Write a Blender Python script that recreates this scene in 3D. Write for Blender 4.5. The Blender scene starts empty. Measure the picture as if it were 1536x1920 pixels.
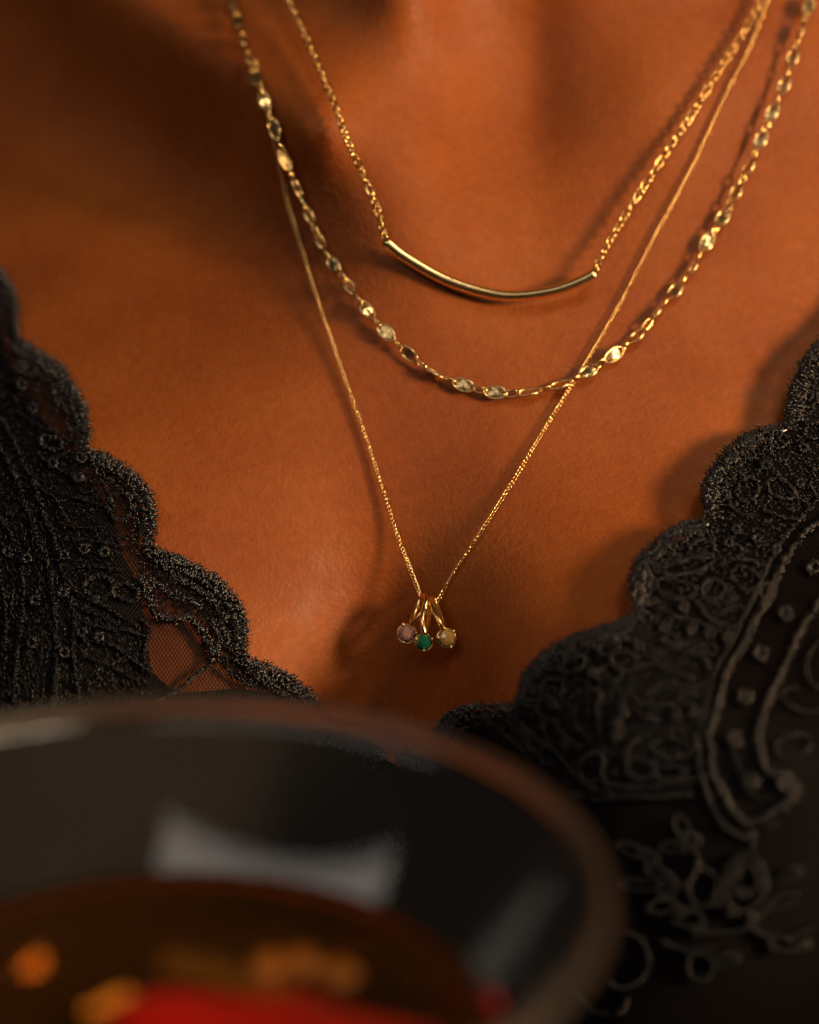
import bpy, math, random
import numpy as np
from mathutils import Vector, Matrix
from mathutils.geometry import delaunay_2d_cdt

random.seed(7)
rng = np.random.default_rng(7)
scene = bpy.context.scene
col = scene.collection

# ------------------------------------------------------------------ camera
PITCH = math.radians(21.0)
RIGHT = np.array((1.0, 0.0, 0.0))
FWD = np.array((0.0, math.cos(PITCH), -math.sin(PITCH)))
UP = np.array((0.0, math.sin(PITCH), math.cos(PITCH)))
FOCUS = np.array((0.0, 0.0, 1.20))
DIST = 0.45
CAM = FOCUS - FWD * DIST
S = 8.138e-5 / 0.45            # tangent per photo pixel (1536 x 1920)
PENDANT_DEPTH = 0.4490

cam_data = bpy.data.cameras.new("camera")
cam = bpy.data.objects.new("camera", cam_data)
col.objects.link(cam)
cam.matrix_world = Matrix(((RIGHT[0], UP[0], -FWD[0], CAM[0]), (RIGHT[1], UP[1], -FWD[1], CAM[1]),
                           (RIGHT[2], UP[2], -FWD[2], CAM[2]), (0, 0, 0, 1)))
cam_data.sensor_fit = 'VERTICAL'
cam_data.sensor_height = 24.0
cam_data.lens = 24.0 / (1920 * S)
cam_data.clip_start = 0.02
cam_data.clip_end = 50
cam_data.dof.use_dof = True
cam_data.dof.focus_distance = PENDANT_DEPTH
cam_data.dof.aperture_fstop = 5.3
scene.camera = cam

# ------------------------------------------------------------------ world, lamps, exposure
world = bpy.data.worlds.new("World")
scene.world = world
world.use_nodes = True
bg = world.node_tree.nodes['Background']
bg.inputs['Color'].default_value = (1.0, 0.68, 0.46, 1)
bg.inputs['Strength'].default_value = 0.02


def area_lamp(name, pos, target, size, power, color, size_y=None, shape='DISK'):
    ld = bpy.data.lights.new(name, 'AREA')
    ld.shape = shape
    ld.size = size
    if size_y:
        ld.size_y = size_y
    ld.energy = power
    ld.color = color
    o = bpy.data.objects.new(name, ld)
    col.objects.link(o)
    o.location = pos
    o.rotation_euler = (Vector(target) - Vector(pos)).to_track_quat('-Z', 'Y').to_euler()
    return o


KEY_DIR = RIGHT * 0.81 + UP * 0.13 - FWD * 0.57
area_lamp("key_lamp", FOCUS + KEY_DIR * 1.1, FOCUS, 0.25, 13.6, (1.0, 0.66, 0.36))
STRIP_DIR = RIGHT * 0.33 + UP * 0.75 - FWD * 0.57
area_lamp("strip_lamp", FOCUS + STRIP_DIR * 1.0, FOCUS, 0.36, 1.9, (1.0, 0.82, 0.58), 0.12, 'RECTANGLE')
SOFT_AIM = np.array((-0.026, -0.152, 1.205))
SOFT_A = SOFT_AIM + np.array((0.06, -0.62, 0.79)) * 1.2      # the two short sides of a long, tilted soft box
SOFT_B = SOFT_AIM + np.array((-0.79, -0.06, 0.57)) * 1.2
soft = area_lamp("soft_box", (SOFT_A + SOFT_B) / 2, SOFT_AIM, float(np.linalg.norm(SOFT_A - SOFT_B)), 1.7, (1.0, 0.88, 0.76), 0.30, 'RECTANGLE')
_z = (SOFT_A + SOFT_B) / 2 - SOFT_AIM; _z /= np.linalg.norm(_z)
_x = SOFT_A - SOFT_B; _x -= _z * (_x @ _z); _x /= np.linalg.norm(_x)
_y = np.cross(_z, _x)
soft.rotation_euler = Matrix((_x, _y, _z)).transposed().to_euler()

scene.view_settings.view_transform = 'Standard'
scene.view_settings.look = 'None'
scene.view_settings.exposure = 0.0
scene.view_settings.gamma = 1.0
scene.render.engine = 'CYCLES'
cy = scene.cycles
cy.use_denoising = True
cy.max_bounces = 14
cy.transparent_max_bounces = 16
cy.transmission_bounces = 10
cy.glossy_bounces = 6
cy.caustics_reflective = False
cy.caustics_refractive = False
cy.sample_clamp_indirect = 6.0


# ------------------------------------------------------------------ helpers
def P(px, py, d):
    """photo pixel + distance along the view axis (m) -> world"""
    px = np.asarray(px, float); py = np.asarray(py, float); d = np.asarray(d, float)
    return (CAM + FWD * d[..., None] + RIGHT * ((px - 768) * S * d)[..., None]
            + UP * ((960 - py) * S * d)[..., None])


def mesh_np(name, verts, quads=None, tris=None, smooth=True, mat=None, uv=None):
    me = bpy.data.meshes.new(name)
    verts = np.asarray(verts, np.float32).reshape(-1, 3)
    me.vertices.add(len(verts))
    me.vertices.foreach_set('co', verts.ravel())
    q = np.asarray(quads if quads is not None else np.zeros((0, 4)), np.int32).reshape(-1, 4)
    t = np.asarray(tris if tris is not None else np.zeros((0, 3)), np.int32).reshape(-1, 3)
    idx = np.concatenate([q.ravel(), t.ravel()])
    me.loops.add(len(idx))
    me.loops.foreach_set('vertex_index', idx)
    me.polygons.add(len(q) + len(t))
    starts = np.concatenate([np.arange(len(q)) * 4, len(q) * 4 + np.arange(len(t)) * 3]).astype(np.int32)
    me.polygons.foreach_set('loop_start', starts)
    me.polygons.foreach_set('use_smooth', np.full(len(q) + len(t), smooth))
    if uv is not None:
        layer = me.uv_layers.new(name='UVMap')
        layer.data.foreach_set('uv', np.asarray(uv, np.float32)[idx].ravel())
    me.update(calc_edges=True)
    me.validate()
    if mat:
        me.materials.append(mat)
    return me


def link(name, me, parent=None, loc=(0, 0, 0)):
    o = bpy.data.objects.new(name, me)
    col.objects.link(o)
    if parent is not None:
        o.parent = parent
    o.location = loc
    return o


def thing(name, label, cat, loc, group=None):
    o = bpy.data.objects.new(name, None)
    col.objects.link(o)
    o.empty_display_size = 0.005
    o.location = loc
    o['label'] = label
    o['category'] = cat
    if group:
        o['group'] = group
    return o


def part(name, me, parent, base):
    """mesh in world coordinates -> child of a thing standing at base"""
    me.transform(Matrix.Translation(-Vector(base)))
    return link(name, me, parent)


def catmull(pts, n=12):
    p = np.asarray(pts, float)
    p = np.vstack([2 * p[0] - p[1], p, 2 * p[-1] - p[-2]])
    out = []
    for i in range(1, len(p) - 2):
        t = np.linspace(0, 1, n, endpoint=False)[:, None]
        a, b, c, d = p[i - 1], p[i], p[i + 1], p[i + 2]
        out.append(0.5 * (2 * b + (c - a) * t + (2 * a - 5 * b + 4 * c - d) * t ** 2 + (3 * b - a - 3 * c + d) * t ** 3))
    out.append(p[-2][None])
    return np.vstack(out)


def resample(pts, step=None, n=None):
    pts = np.asarray(pts, float)
    seg = np.linalg.norm(np.diff(pts, axis=0), axis=1)
    s = np.concatenate([[0], np.cumsum(seg)])
    if n is None:
        n = max(2, int(round(s[-1] / step)) + 1)
    t = np.linspace(0, s[-1], n)
    return np.stack([np.interp(t, s, pts[:, k]) for k in range(pts.shape[1])], 1)


def tube(path, radius, sides=8, closed=False, ref=None, flat=1.0):
    """verts, quads of a tube swept along a world path"""
    path = np.asarray(path, float)
    n = len(path)
    if closed:
        T = np.roll(path, -1, 0) - np.roll(path, 1, 0)
    else:
        T = np.gradient(path, axis=0)
    T /= np.linalg.norm(T, axis=1, keepdims=True) + 1e-12
    ref = -FWD if ref is None else np.asarray(ref, float)
    sd = np.cross(T, ref); sd /= np.linalg.norm(sd, axis=1, keepdims=True) + 1e-12
    up = np.cross(sd, T)
    r = np.broadcast_to(np.asarray(radius, float), (n,))
    a = np.linspace(0, 2 * math.pi, sides, endpoint=False)
    V = path[:, None] + (sd[:, None] * np.cos(a)[None, :, None] + up[:, None] * np.sin(a)[None, :, None] * flat) * r[:, None, None]
    V = V.reshape(-1, 3)
    m = n if closed else n - 1
    i = np.arange(m)[:, None]; j = np.arange(sides)[None, :]
    i2 = (i + 1) % n; j2 = (j + 1) % sides
    Q = np.stack([i * sides + j, i2 * sides + j, i2 * sides + j2, i * sides + j2], -1).reshape(-1, 4)
    return V, Q


def join(*items):
    Vs, Qs, Ts, off = [], [], [], 0
    for it in items:
        V, Q = it[0], it[1]
        T = it[2] if len(it) > 2 else None
        Vs.append(V)
        if Q is not None and len(Q):
            Qs.append(np.asarray(Q) + off)
        if T is not None and len(T):
            Ts.append(np.asarray(T) + off)
        off += len(V)
    return np.vstack(Vs), (np.vstack(Qs) if Qs else None), (np.vstack(Ts) if Ts else None)


def ball(center, r, nu=8, nv=6):
    V, Q, T = [], [], []
    center = np.asarray(center, float)
    V.append(center + (0, 0, r))
    for k in range(1, nv):
        ph = math.pi * k / nv
        for j in range(nu):
            th = 2 * math.pi * j / nu
            V.append(center + r * np.array((math.sin(ph) * math.cos(th), math.sin(ph) * math.sin(th), math.cos(ph))))
    V.append(center - (0, 0, r))
    for j in range(nu):
        T.append((0, 1 + j, 1 + (j + 1) % nu))
        T.append((len(V) - 1, 1 + (nv - 2) * nu + (j + 1) % nu, 1 + (nv - 2) * nu + j))
    for k in range(nv - 2):
        for j in range(nu):
            a = 1 + k * nu + j; b = 1 + k * nu + (j + 1) % nu
            Q.append((a, a + nu, b + nu, b))
    return np.array(V), np.array(Q), np.array(T)


# ------------------------------------------------------------------ materials
def mat_new(name):
    m = bpy.data.materials.new(name)
    m.use_nodes = True
    nt = m.node_tree
    return m, nt, nt.nodes['Principled BSDF'], nt.nodes['Material Output']


def node(nt, kind, **kw):
    n = nt.nodes.new(kind)
    for k, v in kw.items():
        if k in n.bl_rna.properties and not k.startswith('i_'):
            setattr(n, k, v)
        else:
            n.inputs[k[2:].replace('_', ' ')].default_value = v
    return n


def skin_material():
    m, nt, b, out = mat_new('skin')
    tc = node(nt, 'ShaderNodeTexCoord')
    n1 = node(nt, 'ShaderNodeTexNoise', i_Scale=45.0, i_Detail=5.0)
    n2 = node(nt, 'ShaderNodeTexNoise', i_Scale=700.0, i_Detail=3.0)
    vor = node(nt, 'ShaderNodeTexVoronoi', i_Scale=1500.0)
    for n in (n1, n2, vor):
        nt.links.new(tc.outputs['Object'], n.inputs['Vector'])
    ramp = node(nt, 'ShaderNodeValToRGB')
    ramp.color_ramp.elements[0].position = 0.3
    ramp.color_ramp.elements[0].color = (0.31, 0.069, 0.0092, 1)
    ramp.color_ramp.elements[1].position = 0.72
    ramp.color_ramp.elements[1].color = (0.42, 0.110, 0.016, 1)
    nt.links.new(n1.outputs['Fac'], ramp.inputs['Fac'])
    mix = node(nt, 'ShaderNodeMixRGB', blend_type='MULTIPLY')
    mix.inputs['Fac'].default_value = 0.35
    nt.links.new(ramp.outputs['Color'], mix.inputs['Color1'])
    r2 = node(nt, 'ShaderNodeValToRGB')
    r2.color_ramp.elements[0].position = 0.3
    r2.color_ramp.elements[0].color = (0.55, 0.5, 0.45, 1)
    r2.color_ramp.elements[1].position = 0.7
    nt.links.new(n2.outputs['Fac'], r2.inputs['Fac'])
    nt.links.new(r2.outputs['Color'], mix.inputs['Color2'])
    nt.links.new(mix.outputs['Color'], b.inputs['Base Color'])
    b.inputs['Specular IOR Level'].default_value = 0.3
    b.inputs['Subsurface Weight'].default_value = 0.12
    b.inputs['Subsurface Radius'].default_value = (1.0, 0.3, 0.12)
    b.inputs['Subsurface Scale'].default_value = 0.0022
    n3 = node(nt, 'ShaderNodeTexNoise', i_Scale=2600.0, i_Detail=2.0)
    nt.links.new(tc.outputs['Object'], n3.inputs['Vector'])
    n4 = node(nt, 'ShaderNodeTexNoise', i_Scale=260.0, i_Detail=4.0)
    nt.links.new(tc.outputs['Object'], n4.inputs['Vector'])
    mr = node(nt, 'ShaderNodeMapRange')
    mr.inputs['From Min'].default_value = 0.35; mr.inputs['From Max'].default_value = 0.65
    mr.inputs['To Min'].default_value = 0.50; mr.inputs['To Max'].default_value = 0.62
    nt.links.new(n4.outputs['Fac'], mr.inputs['Value'])
    nt.links.new(mr.outputs['Result'], b.inputs['Roughness'])
    prev = None
    for src, st, dist in ((vor.outputs['Distance'], 0.45, 0.00012), (n2.outputs['Fac'], 0.4, 0.00015), (n3.outputs['Fac'], 0.5, 0.00006)):
        bp = node(nt, 'ShaderNodeBump', i_Strength=st, i_Distance=dist)
        nt.links.new(src, bp.inputs['Height'])
        if prev:
            nt.links.new(prev, bp.inputs['Normal'])
        prev = bp.outputs['Normal']
    nt.links.new(prev, b.inputs['Normal'])
    return m


def gold_material(name, color, rough):
    m, nt, b, out = mat_new(name)
    b.inputs['Base Color'].default_value = (*color, 1)
    b.inputs['Metallic'].default_value = 1.0
    tc = node(nt, 'ShaderNodeTexCoord')
    n1 = node(nt, 'ShaderNodeTexNoise', i_Scale=900.0, i_Detail=2.0)
    nt.links.new(tc.outputs['Object'], n1.inputs['Vector'])
    mr = node(nt, 'ShaderNodeMapRange')
    mr.inputs['To Min'].default_value = rough * 0.85
    mr.inputs['To Max'].default_value = rough * 1.15
    nt.links.new(n1.outputs['Fac'], mr.inputs['Value'])
    nt.links.new(mr.outputs['Result'], b.inputs['Roughness'])
    return m


def gem_material(name, color, trans, rough=0.02):
    m, nt, b, out = mat_new(name)
    b.inputs['Base Color'].default_value = (*color, 1)
    b.inputs['Roughness'].default_value = rough
    b.inputs['IOR'].default_value = 1.65
    b.inputs['Transmission Weight'].default_value = trans
    b.inputs['Specular IOR Level'].default_value = 0.6
    b.inputs['Coat Weight'].default_value = 1.0
    b.inputs['Coat IOR'].default_value = 1.8
    b.inputs['Coat Roughness'].default_value = 0.07
    return m


def thread_material(name, base, rough, spec):
    m, nt, b, out = mat_new(name)
    tc = node(nt, 'ShaderNodeTexCoord')
    n1 = node(nt, 'ShaderNodeTexNoise', i_Scale=600.0, i_Detail=2.0)
    nt.links.new(tc.outputs['Object'], n1.inputs['Vector'])
    ramp = node(nt, 'ShaderNodeValToRGB')
    ramp.color_ramp.elements[0].color = (*[c * 0.5 for c in base], 1)
    ramp.color_ramp.elements[1].color = (*[c * 1.5 for c in base], 1)
    nt.links.new(n1.outputs['Fac'], ramp.inputs['Fac'])
    nt.links.new(ramp.outputs['Color'], b.inputs['Base Color'])
    b.inputs['Roughness'].default_value = rough
    b.inputs['Specular IOR Level'].default_value = spec
    return m


def net_material(name, base, hole, freq=5.4):
    """fine woven net: two crossing thread families with real holes between them (UV = fabric coordinates)"""
    m, nt, b, out = mat_new(name)
    b.inputs['Base Color'].default_value = (*base, 1)
    b.inputs['Roughness'].default_value = 0.5
    b.inputs['Specular IOR Level'].default_value = 0.14
    tc = node(nt, 'ShaderNodeTexCoord')
    nz = node(nt, 'ShaderNodeTexNoise', i_Scale=6.0, i_Detail=2.0)
    nt.links.new(tc.outputs['UV'], nz.inputs['Vector'])
    addv = node(nt, 'ShaderNodeMixRGB', blend_type='LINEAR_LIGHT')
    addv.inputs['Fac'].default_value = 0.012
    nt.links.new(tc.outputs['UV'], addv.inputs['Color1'])
    nt.links.new(nz.outputs['Color'], addv.inputs['Color2'])
    vals = []
    for rot in (32.0, -36.0):
        mp = node(nt, 'ShaderNodeMapping')
        mp.inputs['Rotation'].default_value = (0, 0, math.radians(rot))
        nt.links.new(addv.outputs['Color'], mp.inputs['Vector'])
        w = node(nt, 'ShaderNodeTexWave', i_Scale=freq)
        w.wave_profile = 'SIN'
        nt.links.new(mp.outputs['Vector'], w.inputs['Vector'])
        vals.append(w.outputs['Fac'])
    mx = node(nt, 'ShaderNodeMath', operation='MAXIMUM')
    nt.links.new(vals[0], mx.inputs[0]); nt.links.new(vals[1], mx.inputs[1])
    gt = node(nt, 'ShaderNodeMath', operation='GREATER_THAN')
    gt.inputs[1].default_value = hole
    nt.links.new(mx.outputs[0], gt.inputs[0])
    nt.links.new(gt.outputs[0], b.inputs['Alpha'])
    bp = node(nt, 'ShaderNodeBump', i_Strength=0.7, i_Distance=0.0003)
    nt.links.new(mx.outputs[0], bp.inputs['Height'])
    nt.links.new(bp.outputs['Normal'], b.inputs['Normal'])
    return m


def lining_material(name, base):
    m, nt, b, out = mat_new(name)
    tc = node(nt, 'ShaderNodeTexCoord')
    w = node(nt, 'ShaderNodeTexVoronoi', i_Scale=19.0)
    nt.links.new(tc.outputs['UV'], w.inputs['Vector'])
    ramp = node(nt, 'ShaderNodeValToRGB')
    ramp.color_ramp.elements[0].color = (*[c * 3.2 for c in base], 1)
    ramp.color_ramp.elements[0].position = 0.2
    ramp.color_ramp.elements[1].color = (*[c * 0.4 for c in base], 1)
    ramp.color_ramp.elements[1].position = 0.55
    nt.links.new(w.outputs['Distance'], ramp.inputs['Fac'])
    nt.links.new(ramp.outputs['Color'], b.inputs['Base Color'])
    b.inputs['Roughness'].default_value = 0.6
    b.inputs['Specular IOR Level'].default_value = 0.08
    bp = node(nt, 'ShaderNodeBump', i_Strength=0.6, i_Distance=0.0002)
    nt.links.new(w.outputs['Distance'], bp.inputs['Height'])
    nt.links.new(bp.outputs['Normal'], b.inputs['Normal'])
    return m


def glass_material():
    m, nt, b, out = mat_new('clear_glass')
    b.inputs['Base Color'].default_value = (0.90, 0.87, 0.84, 1)
    b.inputs['Roughness'].default_value = 0.0
    b.inputs['IOR'].default_value = 1.5
    b.inputs['Transmission Weight'].default_value = 0.983
    return m


def drink_material():
    m, nt, b, out = mat_new('amber_drink')
    b.inputs['Base Color'].default_value = (0.70, 0.25, 0.022, 1)
    b.inputs['Roughness'].default_value = 0.05
    b.inputs['IOR'].default_value = 1.34
    b.inputs['Transmission Weight'].default_value = 0.96
    return m


def glow_lump_material(name, c0, c1):  # colour of the added lumps that stand in for glow in the drink
    m, nt, b, out = mat_new(name)
    tc = node(nt, 'ShaderNodeTexCoord')
    n1 = node(nt, 'ShaderNodeTexNoise', i_Scale=120.0, i_Detail=3.0)
    nt.links.new(tc.outputs['Object'], n1.inputs['Vector'])
    ramp = node(nt, 'ShaderNodeValToRGB')
    ramp.color_ramp.elements[0].position = 0.35
    ramp.color_ramp.elements[0].color = (*c0, 1)
    ramp.color_ramp.elements[1].position = 0.65
    ramp.color_ramp.elements[1].color = (*c1, 1)
    nt.links.new(n1.outputs['Fac'], ramp.inputs['Fac'])
    nt.links.new(ramp.outputs['Color'], b.inputs['Base Color'])
    b.inputs['Roughness'].default_value = 0.35
    b.inputs['Subsurface Weight'].default_value = 0.2
    b.inputs['Subsurface Scale'].default_value = 0.002
    return m


M_SKIN = skin_material()
M_GOLD = gold_material('gold', (1.0, 0.66, 0.25), 0.085)
M_GOLD_POL = gold_material('polished_gold', (1.0, 0.70, 0.30), 0.21)
M_GOLD_PLATE = gold_material('mirror_gold', (1.0, 0.73, 0.35), 0.22)
M_THREAD = thread_material('black_thread', (0.0035, 0.0025, 0.0034), 0.19, 0.75)
M_THREAD_DULL = thread_material('matt_black_thread', (0.0035, 0.0025, 0.0034), 0.24, 0.4)
M_NET = net_material('black_net', (0.005, 0.0034, 0.0038), 0.76)
M_LINING = lining_material('black_lining', (0.0058, 0.0038, 0.0037))

# ------------------------------------------------------------------ body surface (mm of depth in view space)
_VK = np.array((-1400, -900, -450, -150, 0, 250, 500, 750, 950, 1150, 1350, 1700, 2100, 2700, 3200), float)
_DK = np.array((70, 52, 44, 36, 31, 24, 16.5, 10, 6, 3.5, 4, 4, 4, 14, 30), float)
_vv = np.linspace(-1400, 3200, 921)
_dd = np.interp(_vv, _VK, _DK)
_k = np.exp(-0.5 * (np.arange(-60, 61) / 20.0) ** 2); _k /= _k.sum()
_dd = np.convolve(np.pad(_dd, 60, mode='edge'), _k, mode='valid')


def g2(u, v, cu, cv, su, sv, ang=0.0):
    a = math.radians(ang); c, s = math.cos(a), math.sin(a)
    x = (u - cu) * c + (v - cv) * s
    y = -(u - cu) * s + (v - cv) * c
    return np.exp(-0.5 * ((x / su) ** 2 + (y / sv) ** 2))


def ridge(u, v, a, b, sig):
    ax, ay = a; bx, by = b
    L2 = (bx - ax) ** 2 + (by - ay) ** 2
    t = np.clip(((u - ax) * (bx - ax) + (v - ay) * (by - ay)) / L2, 0, 1)
    d2 = (u - ax - t * (bx - ax)) ** 2 + (v - ay - t * (by - ay)) ** 2
    return np.exp(-0.5 * d2 / sig ** 2)


def body_mm(u, v):
    u = np.asarray(u, float); v = np.asarray(v, float)
    D = np.interp(v, _vv, _dd)
    l = np.clip(820 - u, 0, None); r = np.clip(u - 900, 0, None)
    D = D + 9 * (l / 800) ** 2 + 7 * (r / 700) ** 2
    D = D + 0.037 * np.logaddexp(0, (715 - u) / 75) * 75 / (1 + np.exp((v - 690) / 110))
    D = D + 60 * np.clip((l - 1100) / 900, 0, None) ** 2 + 60 * np.clip((r - 1000) / 900, 0, None) ** 2
    # breasts and the groove between them
    D = D - 38 * g2(u, v, 0, 1600, 430, 420) - 24 * g2(u, v, 1600, 1650, 380, 400)
    win = np.exp(-0.5 * (np.minimum(v - 1450, 0) / 285) ** 2)
    D = D + win * (25 - 56 / (1 + np.exp(-(u - 862) / 84)) - 17 / (1 + np.exp((u - 630) / 50)))
    # suprasternal hollow, clavicle heads, collarbones, neck tendons
    h = u - 985
    D = D + 8.5 * np.exp(-0.5 * ((v - 110) / 200) ** 2) * np.where(h < 0, np.exp(-0.5 * (h / 140) ** 2), 0.6 * np.exp(-0.5 * (h / 330) ** 2) + 0.4 * np.exp(-0.5 * (h / 55) ** 2))
    D = D - 5.5 * g2(u, v, 660, 230, 120, 150)
    D = D - 9.0 * ridge(u, v, (560, 230), (60, -130), 70)
    D = D + 0.028 * np.logaddexp(0, (470 - u) / 60) * 60 / (1 + np.exp((v - 330) / 75))
    D = D + 8.0 * g2(u, v, 300, 330, 240, 110, 22)
    D = D - 2.5 * g2(u, v, 1240, 180, 120, 150)
    D = D - 3.0 * ridge(u, v, (1240, 170), (1950, -70), 95)
    D = D - 7.5 * ridge(u, v, (830, 500), (690, -500), 62) / (1 + np.exp((v - 60) / 45))
    D = D - 4.0 * g2(u, v, 770, 440, 130, 110)
    # neck rising above the frame
    D = D - 30 * g2(u, v, 940, -520, 260, 250)
    return D


def body_d(u, v):
    return 0.45 + body_mm(u, v) / 1000.0


def axis_grid(lo, a, b, hi, fine, coarse):
    return np.concatenate([np.arange(lo, a, coarse), np.arange(a, b, fine), np.arange(b, hi + coarse, coarse)])


gu = axis_grid(-1700, -120, 1660, 3300, 8, 40)
gv = axis_grid(-1100, -120, 2000, 2900, 8, 40)
U, V = np.meshgrid(gu, gv)
pts = P(U, V, body_d(U, V))
nv_, nu_ = U.shape
i = np.arange(nv_ - 1)[:, None]; j = np.arange(nu_ - 1)[None, :]
a = i * nu_ + j
quads = np.stack([a, a + nu_, a + nu_ + 1, a + 1], -1).reshape(-1, 4)
body_me = mesh_np('person', pts.reshape(-1, 3), quads, mat=M_SKIN)
body_base = P(820, 2900, 0.5)
body_me.transform(Matrix.Translation(-Vector(body_base)))
person = link('person', body_me, None, body_base)
person['label'] = "person seen from neck to bust with bare tanned chest, wearing gold necklaces and black lace"
person['category'] = "person"

# fine pale vellus hair lying on the skin
def vellus(n):
    u = rng.uniform(-60, 1600, n); v = rng.uniform(-40, 1450, n)
    ang = np.radians(180 + 20 * np.sin(v / 300) + rng.normal(0, 28, n)); ln = rng.uniform(7, 17, n)
    ts = np.array((0.0, 0.5, 1.0)); lift = np.array((-0.02, 0.10, 0.14)); rr = np.array((0.011, 0.009, 0.002)) / 1000
    bend = np.radians(rng.normal(0, 25, n))
    du = np.cos(ang)[:, None] * ts * ln[:, None] + (np.cos(ang + bend) * ln * 0.3)[:, None] * ts ** 2
    dv = np.sin(ang)[:, None] * ts * ln[:, None] + (np.sin(ang + bend) * ln * 0.3)[:, None] * ts ** 2
    uu, vv2 = u[:, None] + du, v[:, None] + dv
    W = P(uu, vv2, 0.45 + (body_mm(uu, vv2) - lift[None]) / 1000)
    T = np.gradient(W, axis=1); T /= np.linalg.norm(T, axis=2, keepdims=True) + 1e-12
    sd = np.cross(T, -FWD); sd /= np.linalg.norm(sd, axis=2, keepdims=True) + 1e-12
    up = np.cross(sd, T)
    a = np.arange(3) * 2 * math.pi / 3
    Vv = W[:, :, None] + (sd[:, :, None] * np.cos(a)[None, None, :, None] + up[:, :, None] * np.sin(a)[None, None, :, None]) * rr[None, :, None, None]
    i = np.arange(2)[:, None]; j = np.arange(3)[None]; j2 = (j + 1) % 3
    q = np.stack([i * 3 + j, (i + 1) * 3 + j, (i + 1) * 3 + j2, i * 3 + j2], -1).reshape(-1, 4)
    return Vv.reshape(-1, 3), (q[None] + (np.arange(n) * 9)[:, None, None]).reshape(-1, 4)


M_HAIR, _nt, _b, _o = mat_new('pale_hair')
_b.inputs['Base Color'].default_value = (0.55, 0.26, 0.10, 1)
_b.inputs['Roughness'].default_value = 0.35
hv, hq = vellus(26000)
hair_me = mesh_np('vellus_hair', hv, hq, mat=M_HAIR)
hair_me.transform(Matrix.Translation(-Vector(body_base)))
hair = link('vellus_hair', hair_me, person)
hair['kind'] = 'stuff'

# ------------------------------------------------------------------ lace top
L_EDGE = [(-420, 120), (-250, 250), (-150, 330), (-120, 400), (-60, 420), (-20, 470), (0, 500), (13, 513), (24, 537), (33, 563), (37, 595), (36, 631),
          (52, 640), (72, 653), (94, 668), (114, 681), (131, 701), (144, 723), (157, 749), (164, 771), (170, 797), (169, 839),
          (190, 845), (212, 856), (234, 869), (254, 885), (271, 903), (284, 926), (293, 953), (295, 985), (289, 1017),
          (307, 1031), (343, 1045), (384, 1066), (420, 1090), (444, 1118), (460, 1146), (466, 1187), (464, 1215), (470, 1231),
          (497, 1241), (537, 1259), (565, 1278), (585, 1296), (600, 1318), (625, 1345), (660, 1368), (700, 1392), (735, 1420), (746, 1500), (746, 1640)]
R_EDGE = [(1960, 60), (1860, 160), (1800, 300), (1770, 380), (1690, 410), (1640, 470), (1610, 560), (1570, 600), (1536, 636), (1515, 658), (1499, 683), (1482, 724), (1474, 766), (1466, 794),
          (1444, 797), (1422, 802), (1388, 818), (1357, 844), (1331, 880), (1317, 905), (1316, 932), (1323, 966),
          (1310, 974), (1281, 979), (1242, 998), (1206, 1034), (1185, 1058), (1179, 1080), (1179, 1106), (1186, 1135), (1180, 1150),
          (1160, 1160), (1134, 1171), (1083, 1185), (1045, 1204), (998, 1239), (976, 1274), (969, 1302), (962, 1317),
          (940, 1319), (893, 1320), (852, 1329), (828, 1348), (805, 1380), (778, 1405), (752, 1424), (748, 1500), (748, 1640)]
L_OUT = L_EDGE + [(746, 2500), (-900, 2500), (-900, 120)]
R_OUT = R_EDGE + [(748, 2500), (2500, 2500), (2500, 60)]


def lace_mm_left(u, v):
    return body_mm(u, v) - 1.7


def lace_mm_right(u, v):
    return body_mm(u, v) - (2.2 + 3.6 * np.clip((np.asarray(u, float) - 850) / 300, 0, 1))


def inside(poly, pts):
    poly = np.asarray(poly, float); x, y = pts[:, 0], pts[:, 1]
    r = np.zeros(len(pts), bool); n = len(poly); k = n - 1
    for i in range(n):
        xi, yi = poly[i]; xj, yj = poly[k]
        with np.errstate(divide='ignore', invalid='ignore'):
            c = ((yi > y) != (yj > y)) & (x < (xj - xi) * (y - yi) / (yj - yi + 1e-12) + xi)
        r ^= c; k = i
    return r


def sheet(poly, depth_mm, step=26):
    poly = np.asarray(poly, float)
    gx = np.arange(poly[:, 0].min() + step / 2, poly[:, 0].max(), step)
    gy = np.arange(poly[:, 1].min() + step / 2, poly[:, 1].max(), step)
    X, Y = np.meshgrid(gx, gy)
    inner = np.stack([X.ravel(), Y.ravel()], 1)
    inner = inner[inside(poly, inner)]
    allp = np.vstack([poly, inner])
    n = len(poly)
    r = delaunay_2d_cdt([Vector(p) for p in allp], [(k, (k + 1) % n) for k in range(n)], [], 1, 1e-4)
    uvp = np.array([(p.x, p.y) for p in r[0]])
    tris = np.array([f for f in r[2] if len(f) == 3])
    W = P(uvp[:, 0], uvp[:, 1], 0.45 + depth_mm(uvp[:, 0], uvp[:, 1]) / 1000)
    # face the camera
    a, b, c = W[tris[:, 0]], W[tris[:, 1]], W[tris[:, 2]]
    flip = (np.cross(b - a, c - a) @ FWD) > 0
    tris[flip] = tris[flip][:, ::-1]
    return W, tris, uvp / 100.0


LACE_BASE = P(768, 2500, 0.42)
lace = thing('lace_top', "black scalloped lace top with corded embroidery, worn low across the chest", 'lace top', LACE_BASE)


def add_sheet(name, poly, depth, mat, label=None):
    W, T, uv = sheet(poly, depth)
    o = part(name, mesh_np(name, W, None, T, True, mat, uv), lace, LACE_BASE)
    if label:
        o['label'] = label
    return o


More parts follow.
